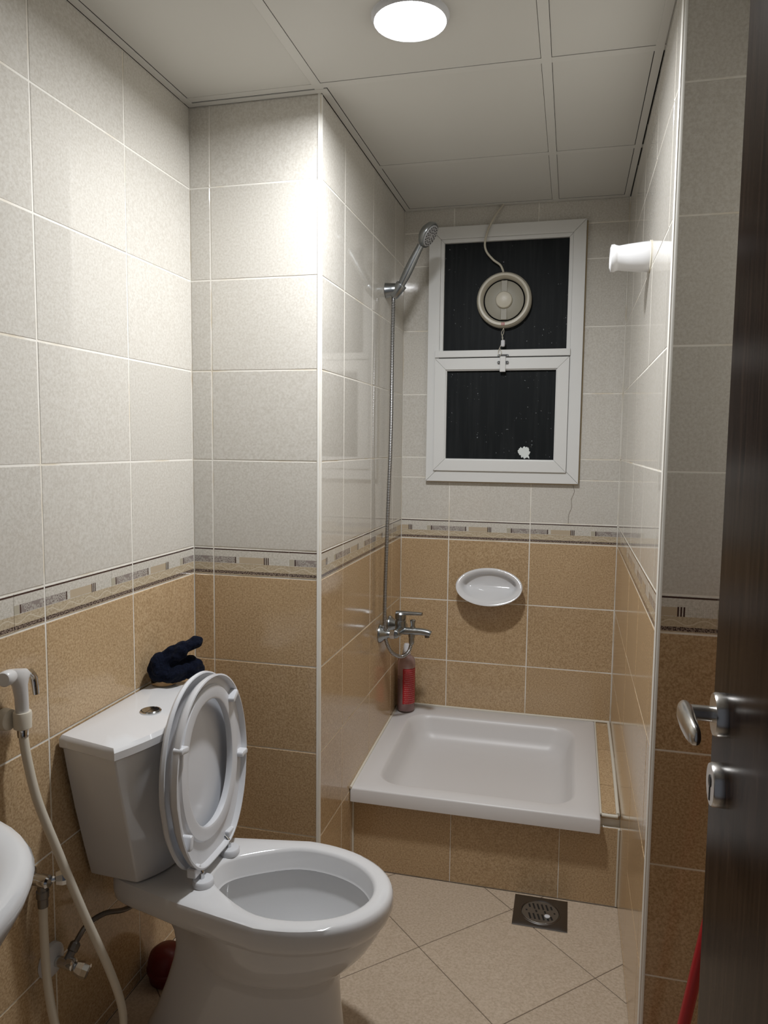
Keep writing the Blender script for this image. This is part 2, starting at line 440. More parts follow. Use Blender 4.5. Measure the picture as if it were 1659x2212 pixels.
ld = bpy.data.lights.new('lamp_light', 'AREA'); ld.shape = 'DISK'; ld.size = .125; ld.energy = LAMP_WATT; ld.spread = math.radians(LAMP_SPREAD); ld.color = (.95, .97, 1)
lo = bpy.data.objects.new('lamp_light', ld); COL.objects.link(lo); lo.parent = lamp; lo.location = (0, 0, -.0095)

# ---------------------------------------------------------------- window
def frame_bars(name, x0, x1, z0, z1, wd, y0, y1, mat, parent, bevel=.0015, bottom=None):
    """four mitred bars"""
    O = [(x0, z0), (x1, z0), (x1, z1), (x0, z1)]; b = bottom or wd; I = [(x0+wd, z0+b), (x1-wd, z0+b), (x1-wd, z1-wd), (x0+wd, z1-wd)]
    out = []
    for k in range(4):
        q = [O[k], O[(k+1) % 4], I[(k+1) % 4], I[k]]; cx = sum(a for a, _ in q)/4; cz = sum(c for _, c in q)/4
        g = .0005; q = [(a+(cx-a)*.0012, c+(cz-c)*.0012) for a, c in q]
        V, F = loft([[(a, y0, c) for a, c in q], [(a, y1, c) for a, c in q]])
        o = mesh(name, V, F, mat, parent); m = o.modifiers.new('bevel', 'BEVEL'); m.width = bevel; m.segments = 2; out.append(o)
    return out
win = tag(empty('window_1', (.78, YB, WZ0)), kind='structure')
frame_bars('frame_bar', .488, 1.081, 1.266, 2.252, .046, YB-.022, YB+.05, 'alu', win)
frame_bars('glazing_bead', .534, 1.035, 1.764, 2.206, .014, YB-.014, YB+.02, 'alu', win, .001)
box('mullion', (.519, 1.036, YB-.030, YB+.03, 1.752, 1.778), 'alu', win, .0015)
box('pane', (.536, 1.033, YB+.000, YB+.006, 1.776, 2.204), 'glass', win)
sash = box('sash', (.534, 1.035, YB+.018, YB+.024, 1.31, 1.755), 'black', win)
frame_bars('sash_bar', .519, 1.034, 1.309, 1.748, .044, YB-.030, YB+.012, 'alu', sash)
frame_bars('glazing_bead', .561, .992, 1.351, 1.706, .006, YB-.024, YB+.005, 'alu', sash, .001)
box('pane', (.563, .990, YB-.010, YB-.004, 1.353, 1.704), 'glass', sash)
def blotch(parent, x, z, r, y):
    n = 40; ring = []
    for k in range(n):
        a = 2*PI*k/n; rr = r*(.72+.38*noise.noise((math.cos(a)*2.1, math.sin(a)*2.1, 4.2))+.22*noise.noise((math.cos(a)*6, math.sin(a)*6, 1)))
        ring.append((x+rr*math.cos(a), z+rr*math.sin(a)*.95))
    V, F = loft([[(a, y, b) for a, b in ring], [(a, y-.0008, b) for a, b in ring], [(x+(a-x)*.8, y-.0014, z+(b-z)*.8) for a, b in ring]])
    tag(mesh('paint_blotch', V, F, 'paint', parent), 'white irregular blotch stuck on the glass')
blotch(sash, .876, 1.384, .032, YB-.0101)
latch = box('latch', (.774, .796, YB-.037, YB-.030, 1.693, 1.752), 'alu', win, .002)
box('latch_plate', (.766, .806, YB-.034, YB-.030, 1.722, 1.735), 'chrome', latch, .001)
box('latch_plate', (.768, .804, YB-.034, YB-.030, 1.750, 1.760), 'chrome', latch, .001)
for x, z in ((.769, 1.755), (.803, 1.755), (.768, 1.729), (.804, 1.729)):
    lathed('rivet', [(.0042, 0), (.0042, .004), (.002, .006)], (x, YB-.033, z), (0, -1, 0), 'dullchrome', latch, 10)

M['oldseal'] = plain('old_sealant', (.52, .42, .27, 1), .6)
for q in ([(1.083, 1.27), (1.084, 1.55), (1.083, 1.95), (1.084, 2.25)], [(.487, 1.27), (.4865, 1.6), (.487, 2.25)], [(.49, 1.2645), (.8, 1.264), (1.08, 1.264)]):
    tube('sealant_bead', [(x, YB-.001, z) for x, z in q], .0028, 'oldseal', win, 6)
tube('hairline_crack', [(1.062, YB-.0002, 1.262), (1.068, YB-.0002, 1.235), (1.058, YB-.0002, 1.205), (1.060, YB-.0002, 1.175), (1.050, YB-.0002, 1.145), (1.049, YB-.0002, 1.112)], .0007, 'floor_grout', bpy.data.objects['wall_back'], 5, 4)

# ---------------------------------------------------------------- extractor fan in the upper pane
FX, FZ, FY = .783, 1.966, YB
fan = empty('extractor_fan', (FX, FY, FZ), 'round ivory extractor fan mounted in the upper window pane', 'fan')
lathed('housing', [(.104, .001), (.105, .020), (.102, .036), (.096, .044), (.089, .043), (.083, .030), (.079, .012), (.079, .004)], (FX, FY, FZ), (0, -1, 0), 'fan', fan, 64, 40, cap1=False)
lathed('inner_wall', [(.0795, .003), (.0795, .014), (.0785, .014), (.0785, .003)], (FX, FY, FZ), (0, -1, 0), 'black', fan, 48)
lathed('shutter_disc', [(.0745, .010), (.0745, .015), (.070, .018), (.034, .022), (.0, .023)], (FX, FY, FZ), (0, -1, 0), 'fandark', fan, 48, 30, cap1=False)
box('shutter_bar', (FX-.012, FX+.012, FY-.0235, FY-.010, FZ-.074, FZ+.074), 'fandark', fan, .002)
lathed('hub_cap', [(.032, .018), (.032, .030), (.029, .034), (.015, .037), (.003, .0375), (.0025, .0365), (0, .0365)], (FX, FY, FZ), (0, -1, 0), 'fan', fan, 40, 40, cap1=False)
lip = []
for k in range(17):
    a = math.radians(-90-34+68*k/16); lip.append((math.cos(a), math.sin(a)))
V, F = loft([[(FX+c*r, FY-h, FZ+s*r) for r, h in ((.088, .030), (.0995, .030), (.0995-.0015, .046), (.089, .046))] for c, s in lip])
mesh('badge_plate', V, F, 'fan', fan, 40)
bd = box('badge', (FX-.006, FX+.006, FY-.0475, FY-.0455, FZ-.0985, FZ-.0885), 'red', fan, .0006)
boxes('emblem', [(FX-.0036, FX+.0036, FY-.0480, FY-.0474, FZ-.0925, FZ-.0912), (FX-.0036, FX-.0022, FY-.0480, FY-.0474, FZ-.0960, FZ-.0925), (FX+.0022, FX+.0036, FY-.0480, FY-.0474, FZ-.0960, FZ-.0925), (FX-.0036, FX+.0036, FY-.0480, FY-.0474, FZ-.0968, FZ-.0958)], 'fan', bd)
pc = tube('pull_cord', [(FX+.003, YB-.022, FZ-.102), (FX-.006, YB-.03, FZ-.125), (FX+.000, YB-.034, FZ-.145), (FX-.006, YB-.035, FZ-.17), (FX-.013, YB-.037, FZ-.187), (FX-.016, YB-.037, FZ-.200), (FX-.010, YB-.037, FZ-.212), (FX-.004, YB-.037, FZ-.200), (FX-.010, YB-.037, FZ-.184)], .0011, 'fan', fan, 6, 6)
tube('pull_cord', [(FX+.001, YB-.022, FZ-.102), (FX+.003, YB-.031, FZ-.122), (FX-.003, YB-.034, FZ-.140), (FX+.000, YB-.035, FZ-.155)], .0011, 'fan', fan, 6, 6)
lathed('cord_bead', [(.004, 0), (.0075, .002), (.0082, .012), (.0075, .024), (.004, .026)], (FX+.001, YB-.035, FZ-.178), (0, 0, 1), 'plastic', pc, 14)
tag(tube('power_cord', [(.771, YB-.012, ZC-.002), (.745, YB-.026, 2.285), (.720, YB-.034, 2.235), (.707, YB-.036, 2.185), (.712, YB-.034, 2.150), (.738, YB-.030, 2.118), (.765, YB-.024, 2.098), (.776, YB-.018, 2.077), (.777, YB-.014, 2.066)], .0042, 'fan', fan, 8, 8), 'cream cable curling up to the ceiling')

# ---------------------------------------------------------------- shower tray on its tiled plinth
def tz(y): return .294+(y-.297)*.057
pl = tag(boxes('trim_4', [(XP, XR, .338+DEEP, .352, 0, .252), (1.176, XR, .352, YB, .20, .286)], 'grout'), kind='structure')
for xa, xb in ((XP+.004, .714), (.714, 1.055), (1.055, XR-.003)):
    tile(pl, 'tile', (xa+.001, .338, .002), 0, xb-xa-.0022, .249, 'brown')
for ya, yb in ((.345, .52), (.52, .78), (.78, YB-.002)):
    q = [(1.177, ya+.001), (XR-.002, ya+.001), (XR-.002, yb-.001), (1.177, yb-.001)]
    V, F = loft([[(a, b, tz(b)-.02) for a, b in q], [(a, b, tz(b)-.003) for a, b in q]]); mesh('tile', V, F, 'brown', pl)
tray = empty('shower_tray', (.78, .66, .25), 'white square shower tray with rounded basin on the brown tiled plinth', 'shower tray')
x0, x1, y0, y1 = XP+.002, 1.174, .300, YB-.002
R = []
def ringz(x0, x1, y0, y1, r, dz): return [Vector((p.x, p.y, tz(p.y)+dz)) for p in rrect(x0, x1, y0, y1, r, 0, 10)]
R += [ringz(x0, x1, y0, y1, .004, -.047), ringz(x0, x1, y0, y1, .005, -.006), ringz(x0+.002, x1-.002, y0+.002, y1-.002, .006, -.002), ringz(x0+.006, x1-.006, y0+.006, y1-.006, .008, 0)]
bx = (.452, 1.104, .352, .935)
for ins, r, dz in ((0, .085, 0), (.004, .083, -.001), (.010, .080, -.006), (.016, .078, -.018), (.030, .075, -.055), (.042, .07, -.075), (.062, .06, -.089), (.095, .05, -.096), (.18, .04, -.099)):
    R.append(ringz(bx[0]+ins, bx[1]-ins, bx[2]+ins, bx[3]-ins, r, dz))
V, F = loft(R, cap0=False); mesh('tray_body', V, F, 'acrylic', tray, 50)
sil = [tube('sealant_bead', [(x0+.002, .300, tz(.3)), (x0+.001, .66, tz(.66)+.001), (x0+.002, YB-.004, tz(YB)+.001)], .0045, 'silicone', tray, 8),
       tube('sealant_bead', [(x0+.004, YB-.004, tz(YB)+.002), (.8, YB-.004, tz(YB)+.001), (XR-.004, YB-.004, tz(YB)+.002)], .005, 'silicone', tray, 8),
       tube('sealant_bead', [(XR-.006, YB-.006, tz(YB)), (XR-.005, .66, tz(.66)+.001), (XR-.007, .342, tz(.34)-.002)], .006, 'silicone', tray, 8),
       tube('sealant_bead', [(1.178, .338, tz(.34)-.006), (1.205, .338, tz(.34)-.007), (XR-.008, .339, tz(.34)-.007)], .006, 'silicone', tray, 8),
       tube('sealant_bead', [(1.176, .336, tz(.34)-.003), (1.176, .66, tz(.66)-.002), (1.176, YB-.006, tz(YB)-.002)], .003, 'silicone', tray, 8)]
for x in (XP+.002, XR-.003): tube('sealant_bead', [(x, .337, .004), (x, .336, .12), (x, .337, .25)], .0035, 'silicone', tray, 8)

# ---------------------------------------------------------------- soap dish
SX, SZ = .754, .853
soap = empty('soap_dish', (SX, YB, SZ), 'oval white ceramic soap dish fixed to brown back wall tiles', 'soap dish')
def oval(rx, rz, y, tilt=0, dz=0, n=56, flat=None, cx=0):
    """ellipse in the wall plane; tilt brings its lower edge forward by that many metres"""
    out = []
    for k in range(n):
        c, q = math.cos(2*PI*k/n), math.sin(2*PI*k/n); z = dz+rz*q
        if flat is not None and q < 0: z = max(z, flat)
        out.append(Vector((SX+rx*c, y-tilt*(1-q)/2, SZ+z)))
    return out
rings = [oval(.100, .052, YB+.001, 0, .004), oval(.112, .058, YB-.008, .010, .002), oval(.124, .064, YB-.012, .050, .002), oval(.130, .068, YB-.013, .078, .003), oval(.1315, .069, YB-.017, .082, .003), oval(.129, .067, YB-.022, .082, .003), oval(.122, .061, YB-.024, .078, .003),
         oval(.113, .053, YB-.021, .072, .003), oval(.108, .048, YB-.014, .066, .003), oval(.104, .045, YB-.008, .040, .003, flat=-.030), oval(.100, .042, YB-.006, .010, .004, flat=-.012), oval(.095, .039, YB-.005, .002, .005, flat=-.008), oval(.02, .01, YB-.004, 0, .012)]
V, F = loft(rings); mesh('dish_body', V, F, 'ceramic', soap, 60)

# ---------------------------------------------------------------- shower mixer and hand shower
mx = empty('shower_mixer', (XP, .755, .71), 'dull chrome single lever shower mixer on the tiled alcove wall', 'mixer tap')
BX, BZ = XP+.058, .712
for y in (.680, .830):
    lathed('wall_flange', [(.034, 0), (.034, .003), (.030, .010), (.020, .022), (.014, .034), (.013, .048)], (XP+.001, y, BZ), (1, 0, 0), 'dullchrome', mx)
    lathed('hex_nut', [(.0165, 0), (.0165, .017)], (XP+.040, y, BZ), (1, 0, 0), 'chrome', mx, 6, False)
V, F = lathe([(.012, 0), (.016, .004), (.016, .025), (.020, .05), (.022, .075), (.020, .10), (.016, .125), (.016, .146), (.012, .150)], (BX, .680, BZ), (0, 1, 0), 24); mesh('mixer_body', V, F, 'dullchrome', mx, 50)
lathed('cartridge_cap', [(.020, 0), (.0215, .02), (.0215, .03), (.019, .032), (.019, .036), (.021, .038), (.021, .056), (.017, .062), (.0, .064)], (BX+.004, .755, BZ+.006), (0, 0, 1), 'dullchrome', mx, 28, 30, cap1=False)
V, F, _ = tubedata([(BX-.012, .755, BZ+.064), (BX+.01, .755, BZ+.066), (BX+.045, .752, BZ+.068), (BX+.088, .748, BZ+.070)], lambda t: .0125-.0045*t, 12)
V = [Vector((v.x, v.y*1.25-.755*.25, BZ+.064+(v.z-BZ-.064)*.75)) for v in V]; mesh('lever', V, F, 'dullchrome', mx, 50)
tube('spout', [(BX+.006, .755, BZ-.002), (BX+.045, .752, BZ-.001), (BX+.085, .750, BZ+.000), (BX+.112, .748, BZ-.003), (BX+.121, .748, BZ-.007)], lambda t: .0150-.004*t, 'dullchrome', mx, 16)
lathed('aerator', [(.009, 0), (.009, .012)], (BX+.108, .748, BZ-.020), (0, 0, 1), 'steel', mx, 16)
lathed('diverter_knob', [(.011, 0), (.009, .006), (.0075, .016), (.0105, .026), (.0105, .032), (.006, .034)], (BX+.052, .752, BZ+.010), (0, 0, 1), 'dullchrome', mx, 18)
lathed('hose_outlet', [(.013, 0), (.0125, -.014), (.0105, -.016), (.0105, -.034), (.009, -.040)], (BX+.048, .752, BZ-.010), (0, 0, 1), 'dullchrome', mx, 18)

hs = empty('hand_shower', (XP, .73, 1.95), 'chrome hand shower on wall holder with spiral hose beside the window', 'hand shower')
HY = .715
lathed('holder', [(.027, .0), (.026, .004), (.0235, .024), (.021, .045), (.016, .050)], (XP+.001, HY+.004, 1.962), (1, .0, .06), 'dullchrome', hs)
hd = Vector((.42, -.10, .50)).normalized(); hp = Vector((XP+.045, HY, 1.962))
lathed('holder_clip', [(.017, -.028), (.0185, -.024), (.0205, .020), (.0195, .024), (.014, .024)], hp, hd, 'dullchrome', hs, 24)
g0 = hp+hd*.018; g1 = Vector((.516, HY-.022, 2.106))
tube('handle', [g0, g0.lerp(g1, .3), g0.lerp(g1, .62)+Vector((0, 0, .002)), g1+Vector((0, 0, .002))], lambda t: .0125+.003*math.sin(PI*min(1, t*1.1)), 'dullchrome', hs, 16)
fn = Vector((.82, -.16, -.54)).normalized(); hc = Vector((.545, HY-.028, 2.140))
head = lathed('shower_head', [(.012, -.026), (.028, -.023), (.042, -.012), (.0465, .0), (.0445, .006), (.040, .008), (.0, .008)], hc, fn, 'dullchrome', hs, 36, 40, cap1=False)
M['face'] = plain('spray_face', (.42, .42, .43, 1), .35)
lathed('spray_face', [(.0385, .0075), (.0375, .010), (.0, .0105)], hc, fn, 'face', head, 36, 30, cap1=False)
e1 = fn.orthogonal().normalized(); e2 = fn.cross(e1)
for rad, cnt in ((.031, 18), (.022, 12), (.012, 7)):
    for k in range(cnt):
        a = 2*PI*k/cnt+rad*40; p = hc+fn*.0098+(e1*math.cos(a)+e2*math.sin(a))*rad
        lathed('nozzle', [(.0026, 0), (.0022, .0016)], p, fn, 'black', head, 6, False)
oz = BZ-.050
tag(tube('hose', [hp-hd*.026, (XP+.030, HY-.006, 1.90), (XP+.032, HY-.02, 1.75), (XP+.033, HY-.03, 1.45), (XP+.027, HY-.04, 1.15), (XP+.022, HY-.045, .90), (XP+.021, HY-.046, .76), (XP+.026, HY-.040, .690), (XP+.044, HY-.02, .640), (XP+.072, HY+.01, .618), (XP+.096, .742, .632), (BX+.048, .752, oz+.002)], .0068, 'spiral', hs, 12, 14), 'spiral steel hose')

# ---------------------------------------------------------------- bottle in the tray corner
BOX, BOY = .431, .945; bz = tz(BOY)+.002
bot = empty('soap_bottle', (BOX, BOY, bz), 'tall clear bottle half full of red gel with white cap in tray corner', 'bottle')
def bl(name, prof, mat, par, **k): return lathed(name, prof, (BOX, BOY, bz), (0, 0, 1), mat, par, 36, 40, **k)
bl('bottle_shell', [(.028, .0), (.034, .003), (.0355, .012), (.036, .20), (.034, .212), (.028, .222), (.018, .228), (.016, .240)], 'clear', bot)
bl('gel', [(.027, .003), (.033, .006), (.0345, .014), (.0347, .135), (.0, .135)], 'redbottle', bot, cap1=False)
bl('cap', [(.0165, .232), (.0165, .246), (.014, .250), (.0125, .270), (.009, .276), (.0, .277)], 'plastic', bot, cap1=False)
V, UV = [], []
for k in range(13):
    a = math.radians(-100+100*k/12)
    for z in (.035, .180):
        V.append((BOX+.0366*math.cos(a), BOY+.0366*math.sin(a), bz+z)); UV.append((k/12, (z-.035)/.145))
F = [(2*k, 2*k+2, 2*k+3, 2*k+1) for k in range(12)]
tag(mesh('label', V, F, 'label', bot, True, uvs=UV), 'red label with rows of small white print')

# ---------------------------------------------------------------- ceramic bracket on the right wall
PY, PZ = .125, 1.897
rb = empty('rail_bracket', (XR, PY, PZ), 'white ceramic rail bracket jutting from the glossy cream side wall', 'bracket')
lathed('bracket_post', [(.037, -.002), (.0385, .004), (.0375, .02), (.034, .055), (.031, .078), (.0325, .084), (.035, .090), (.034, .097), (.026, .100), (.024, .094), (.022, .06), (.0, .058)], (XR, PY, PZ), (-1, 0, 0), 'ceramic', rb, 40, 50, cap1=False)
lathed('sealant_ring', [(.040, -.001), (.041, .002), (.037, .004)], (XR, PY, PZ), (-1, 0, 0), 'silicone', rb, 32)

# ---------------------------------------------------------------- floor drain
DXc, DYc = 1.006, .250
dr = empty('floor_drain', (DXc, DYc, 0), 'square steel floor drain with round slotted grate before the plinth', 'floor drain')
N_ = 48
def sq(h, z, hy=None):
    out = []
    for k in range(N_):
        a = 2*PI*k/N_; c, s = math.cos(a), math.sin(a); m = max(abs(c), abs(s)); out.append(Vector((DXc+c/m*h, DYc+s/m*(hy or h), z)))
    return out
def ci(r, z): return [Vector((DXc+r*math.cos(2*PI*k/N_), DYc+r*math.sin(2*PI*k/N_), z)) for k in range(N_)]
V, F = loft([sq(.080, -.001, .076), sq(.080, .0018, .076), sq(.078, .0026, .074), ci(.062, .0026), ci(.060, .0045), ci(.057, .0045), ci(.055, .001)], cap1=False); mesh('plate', V, F, 'steel', dr, 30)
gr = lathed('grate', [(.0545, .0004), (.0545, .0022), (.0535, .0028), (0, .0028)], (DXc, DYc, 0), (0, 0, 1), 'steel', dr, 40, 30, cap1=False)
gr.data.materials[0] = plain('grate_steel', (.34, .33, .31, 1), .45, 1)
for row, xs in ((.026, (-.033, -.020, -.007, .006, .019, .032)), (-.024, (-.030, -.017, -.004, .009, .022, .034)), (.002, (-.041, -.012, .014, .042))):
    for x in xs:
        hl = .014 if abs(row) > .01 else .006
        if abs(x) > .03: hl *= .6
        q = [(-.0027, -hl), (.0027, -hl), (.0027, hl), (-.0027, hl)]; a = .25; c, s = math.cos(a), math.sin(a)
        P2 = [(DXc+x+u_*c-v_*s*-1*-1, DYc+row+u_*s+v_*c) for u_, v_ in q]
        V, F = loft([[(a_, b_, .0020) for a_, b_ in P2], [(a_, b_, .00295) for a_, b_ in P2]]); mesh('slot', V, F, 'black', gr)
pill = empty('white_disc', (DXc+.021, DYc-.020, .003), 'tiny white round plastic cap lying on the drain grate', 'cap')
V, F = lathe([(.0075, 0), (.0085, .001), (.0085, .0035), (.0065, .0045)], (DXc+.021, DYc-.020, .003), (0, 0, 1), 20); mesh('cap_disc', V, F, 'plastic', pill, 40)

# ---------------------------------------------------------------- toilet
TY = -.415
wc = empty('toilet', (.35, TY, 0), 'white ceramic close-coupled toilet with seat and cover raised', 'toilet')
def egg(xb, xm, xf, wb, wm, z, n=64, pb=3.2, pf=2.05):
    """outline: squarish back at xb (half width wb), widest wm at xm, rounded tip at xf"""
    out = []
    for k in range(n):
        a = 2*PI*k/n; c, s = math.cos(a), math.sin(a)
        if c >= 0: x = xm+(xf-xm)*abs(c)**(2/pf); y = wm*abs(s)**(2/pf)
        else:
            x = xm-(xm-xb)*abs(c)**(2/pb); t = (xm-x)/(xm-xb); y = abs(s)**(2/pb)*(wm+(wb-wm)*(t*t*(3-2*t)))
        out.append(Vector((x, TY+math.copysign(y, s), z)))
    return out
def toilet_bowl():
    R = [egg(.10, .32, .600, .088, .122, .0), egg(.10, .32, .600, .088, .122, .012), egg(.125, .33, .588, .074, .108, .06), egg(.15, .34, .580, .056, .096, .13), egg(.165, .36, .577, .048, .093, .180), egg(.17, .38, .578, .046, .096, .208),
         egg(.17, .40, .592, .045, .116, .226), egg(.165, .42, .617, .046, .139, .252), egg(.150, .435, .647, .050, .157, .286), egg(.13, .44, .669, .058, .166, .320), egg(.115, .44, .681, .075, .170, .345)]
    K = dict(pb=7)
    R += [egg(.052, .445, .682, .104, .171, .350, **K), egg(.047, .445, .690, .108, .176, .356, **K), egg(.044, .445, .698, .110, .179, .375, **K), egg(.044, .445, .698, .110, .179, .397, **K), egg(.047, .445, .694, .107, .176, .407, **K), egg(.057, .445, .686, .099, .168, .411, **K)]
    I = [egg(.262, .46, .662, .100, .145, .411, pb=2.3), egg(.268, .46, .656, .095, .139, .409, pb=2.3), egg(.273, .46, .652, .090, .135, .402, pb=2.3), egg(.277, .46, .649, .088, .132, .365, pb=2.3), egg(.281, .46, .646, .086, .129, .360, pb=2.3),
         egg(.268, .46, .654, .092, .137, .354, pb=2.3), egg(.268, .455, .650, .090, .134, .33, pb=2.3), egg(.275, .45, .625, .082, .122, .28, pb=2.2), egg(.29, .43, .58, .068, .098, .235, pb=2.2), egg(.305, .41, .52, .05, .068, .20, pb=2.1), egg(.32, .40, .47, .035, .045, .18, pb=2.1), egg(.34, .39, .44, .02, .025, .175, pb=2.1)]
    V, F = loft(R+I); mesh('bowl', V, F, 'ceramic', wc, 45)
    V, F = loft([egg(.305, .41, .520, .050, .068, .2005, pb=2.1), egg(.3045, .41, .521, .0505, .0685, .2015, pb=2.1)]); mesh('water', V, F, 'water', wc)
toilet_bowl()
def tank_ring(z, wb, wf, xc, xm, xb=.008, n=14):
    """plan outline of the cistern: back edge, flaring sides, bowed front"""
    pts = [(xb, TY-wb), (xb, TY-wb*.5), (xb, TY), (xb, TY+wb*.5), (xb, TY+wb)]
    for k in range(1, 5): t = k/5; pts.append((xb+(xc-xb)*t, TY+wb+(wf-wb)*t))
    for k in range(n+1):
        s = 1-2*k/n; c = .93; e = abs(s)
        pts.append((xc+(xm-xc)*(1-e*e), TY+wf*s))
    for k in range(4, 0, -1): t = k/5; pts.append((xb+(xc-xb)*t, TY-wb-(wf-wb)*t))
    return [Vector((a, b, z)) for a, b in pts]
V, F = loft([tank_ring(.413, .098, .104, .128, .172), tank_ring(.418, .104, .110, .132, .176), tank_ring(.50, .128, .138, .140, .188), tank_ring(.60, .155, .172, .147, .198), tank_ring(.70, .178, .204, .153, .205), tank_ring(.7515, .188, .218, .156, .208)])
tk = mesh('cistern', V, F, 'ceramic', wc, 35)
m = tk.modifiers.new('bevel', 'BEVEL'); m.width = .006; m.segments = 3; m.limit_method = 'ANGLE'; m.angle_limit = math.radians(28)
V, F = loft([tank_ring(.7525, .193, .226, .160, .212, .006), tank_ring(.756, .196, .231, .164, .216, .006), tank_ring(.772, .196, .231, .164, .216, .006), tank_ring(.780, .190, .224, .158, .209, .009), tank_ring(.784, .150, .175, .125, .170, .03), tank_ring(.786, .06, .07, .09, .12, .06)])
cl = mesh('cistern_lid', V, F, 'ceramic', wc, 40)
lathed('button_ring', [(.0245, 0), (.0245, .004), (.0225, .006), (.0205, .005), (.0205, .002)], (.124, TY-.028, .784), (0, 0, 1), 'chrome', cl, 32)
for sgn in (-1, 1):
    pts = [(.124+sgn*.0006+sgn*.0195*math.sin(a), TY-.028+.0195*math.cos(a)) for a in [PI*k/12 for k in range(13)]]
    V, F = loft([[(a, b, .786) for a, b in pts], [(a, b, .7905) for a, b in pts]]); mesh('flush_button', V, F, 'chrome', cl, False)
# seat and cover, raised: local s runs up from the hinge, d runs out of the seat towards +x
HXs, HZs, TILT = .262, .437, math.radians(2.0); SYo = .009
def seat_pt(s, y, d):
    return Vector((HXs-math.sin(TILT)*s+math.cos(TILT)*d, TY+SYo+y, HZs+math.cos(TILT)*s+math.sin(TILT)*d))
def seat_outline(k, length, wm, wb, sm, n=72, s0=0.0, cx=0):
    """k inset; straight hinge side at s0, widest at sm, elliptical top"""
    out = []
    for i in range(n):
        a = 2*PI*i/n; c, s = math.cos(a), math.sin(a)
        if c >= 0: q = sm+(length-k-sm)*abs(c)**(2/2.15); y = (wm-k)*abs(s)**(2/2.15)
        else:
            q = sm-(sm-s0-k)*abs(c)**(2/4.5); t = (sm-q)/(sm-s0-k); y = abs(s)**(2/4.5)*((wm-k)+(wb-wm)*(t**1.6))
        out.append((q, math.copysign(y, s)))
    return out
def seat_hole(k, n=72):
    out = []
    for i in range(n):
        a = 2*PI*i/n; c, s = math.cos(a), math.sin(a); p = 2.15
        out.append((.228+(.146+k)*math.copysign(abs(c)**(2/p), c), (.108+k)*math.copysign(abs(s)**(2/p), s)))
    return out
O = lambda k: seat_outline(k, .432, .175, .112, .20)
def ring3(o, d): return [seat_pt(s, y, d) for s, y in o]
R = [ring3(seat_hole(.004), -.012), ring3(seat_hole(.018), -.016), ring3(O(.030), -.016), ring3(O(.010), -.010), ring3(O(.001), .002), ring3(O(0), .013), ring3(O(.0035), .014), ring3(O(.0055), .012), ring3(O(.008), .001),
     ring3(O(.026), -.002), ring3(seat_hole(.034), .000), ring3(seat_hole(.030), .005), ring3(seat_hole(.006), .0062), ring3(seat_hole(.0015), .0045), ring3(seat_hole(0), .0), ring3(seat_hole(.004), -.012)]
V, F = loft(R, False, False); st = mesh('seat', V, F, 'plastic', wc, 40)
def bumper(s, y, ang, lx=.034, wy=.014, h=.020):
    q = rrect(-lx/2, lx/2, -wy/2, wy/2, .0055, 0, 4); ca, sa = math.cos(ang), math.sin(ang)
    P = lambda k, d: [seat_pt(s+(p.x*k*ca-p.y*k*sa), y+(p.x*k*sa+p.y*k*ca), d) for p in q]
    V, F = loft([P(1, -.002), P(1, h-.004), P(.9, h-.001), P(.7, h)]); mesh('bumper', V, F, 'plastic', st, 40)
bumper(.350, .112, math.radians(55)); bumper(.312, -.140, math.radians(98)); bumper(.190, .150, math.radians(90)); bumper(.100, -.132, math.radians(15))
Oc = lambda k: seat_outline(k, .437, .176, .113, .20, s0=-.004)
R = [ring3(Oc(.060), -.036), ring3(Oc(.020), -.035), ring3(Oc(.004), -.031), ring3(Oc(0), -.025), ring3(Oc(.001), -.0175), ring3(Oc(.004), -.017), ring3(Oc(.007), -.021), ring3(Oc(.02), -.028), ring3(Oc(.060), -.031)]
V, F = loft(R, True, True); mesh('cover', V, F, 'plastic', wc, 40)
for y in (-.068, .068):
    hg = lathed('hinge_foot', [(.024, 0), (.0245, .003), (.0245, .012), (.022, .015), (.0, .016)], (HXs+.012, TY+y, .4105), (0, 0, 1), 'plastic', wc, 28, 40, cap1=False)
    tube('hinge_pin', [(HXs+.010, TY+y, .424), (HXs+.009, TY+y, .440), (HXs-.002, TY+y, .452)], .0058, 'chrome', hg, 10)
    box('hinge_lug', (HXs-.012, HXs+.010, TY+y*1.25-.014, TY+y*1.25+.014, .440, .462), 'plastic', st, .003)

# ---------------------------------------------------------------- navy cloth over a small jar on the cistern
cx, cy, cz = .045, -.250, .7825
jar = empty('glass_jar', (cx, cy, cz), 'small brown glass jar under the navy cloth on the cistern', 'jar')
lathed('jar_body', [(.028, .002), (.032, .004), (.033, .012), (.033, .020), (.030, .025)], (cx, cy, cz), (0, 0, 1), 'jar', jar, 28)
def lump(parts, name, lab, cat, base):
    bm = bmesh.new()
    for c, r, rot in parts:
        g = bmesh.ops.create_icosphere(bm, subdivisions=4, radius=1)
        mt = Matrix.Translation(Vector(c)-Vector(base)) @ rot.to_4x4() @ Matrix.Diagonal((*r, 1))
        bmesh.ops.transform(bm, matrix=mt, verts=g['verts'])
    me = bpy.data.meshes.new(name); bm.to_mesh(me); bm.free(); me.materials.append(M['cloth'])
    o = bpy.data.objects.new(name, me); COL.objects.link(o); o.location = base
    m = o.modifiers.new('remesh', 'REMESH'); m.mode = 'VOXEL'; m.voxel_size = .003; m.use_smooth_shade = True
    tx = bpy.data.textures.new('folds', 'CLOUDS'); tx.noise_scale = .028; tx.noise_depth = 2
    d = o.modifiers.new('folds', 'DISPLACE'); d.texture = tx; d.strength = .022; d.mid_level = .5
    s = o.modifiers.new('smooth', 'SMOOTH'); s.iterations = 3
    return tag(o, lab, cat)
from mathutils import Euler
E3 = lambda *a: Euler(a).to_matrix()
CO = Vector((.004, .018, -.016))
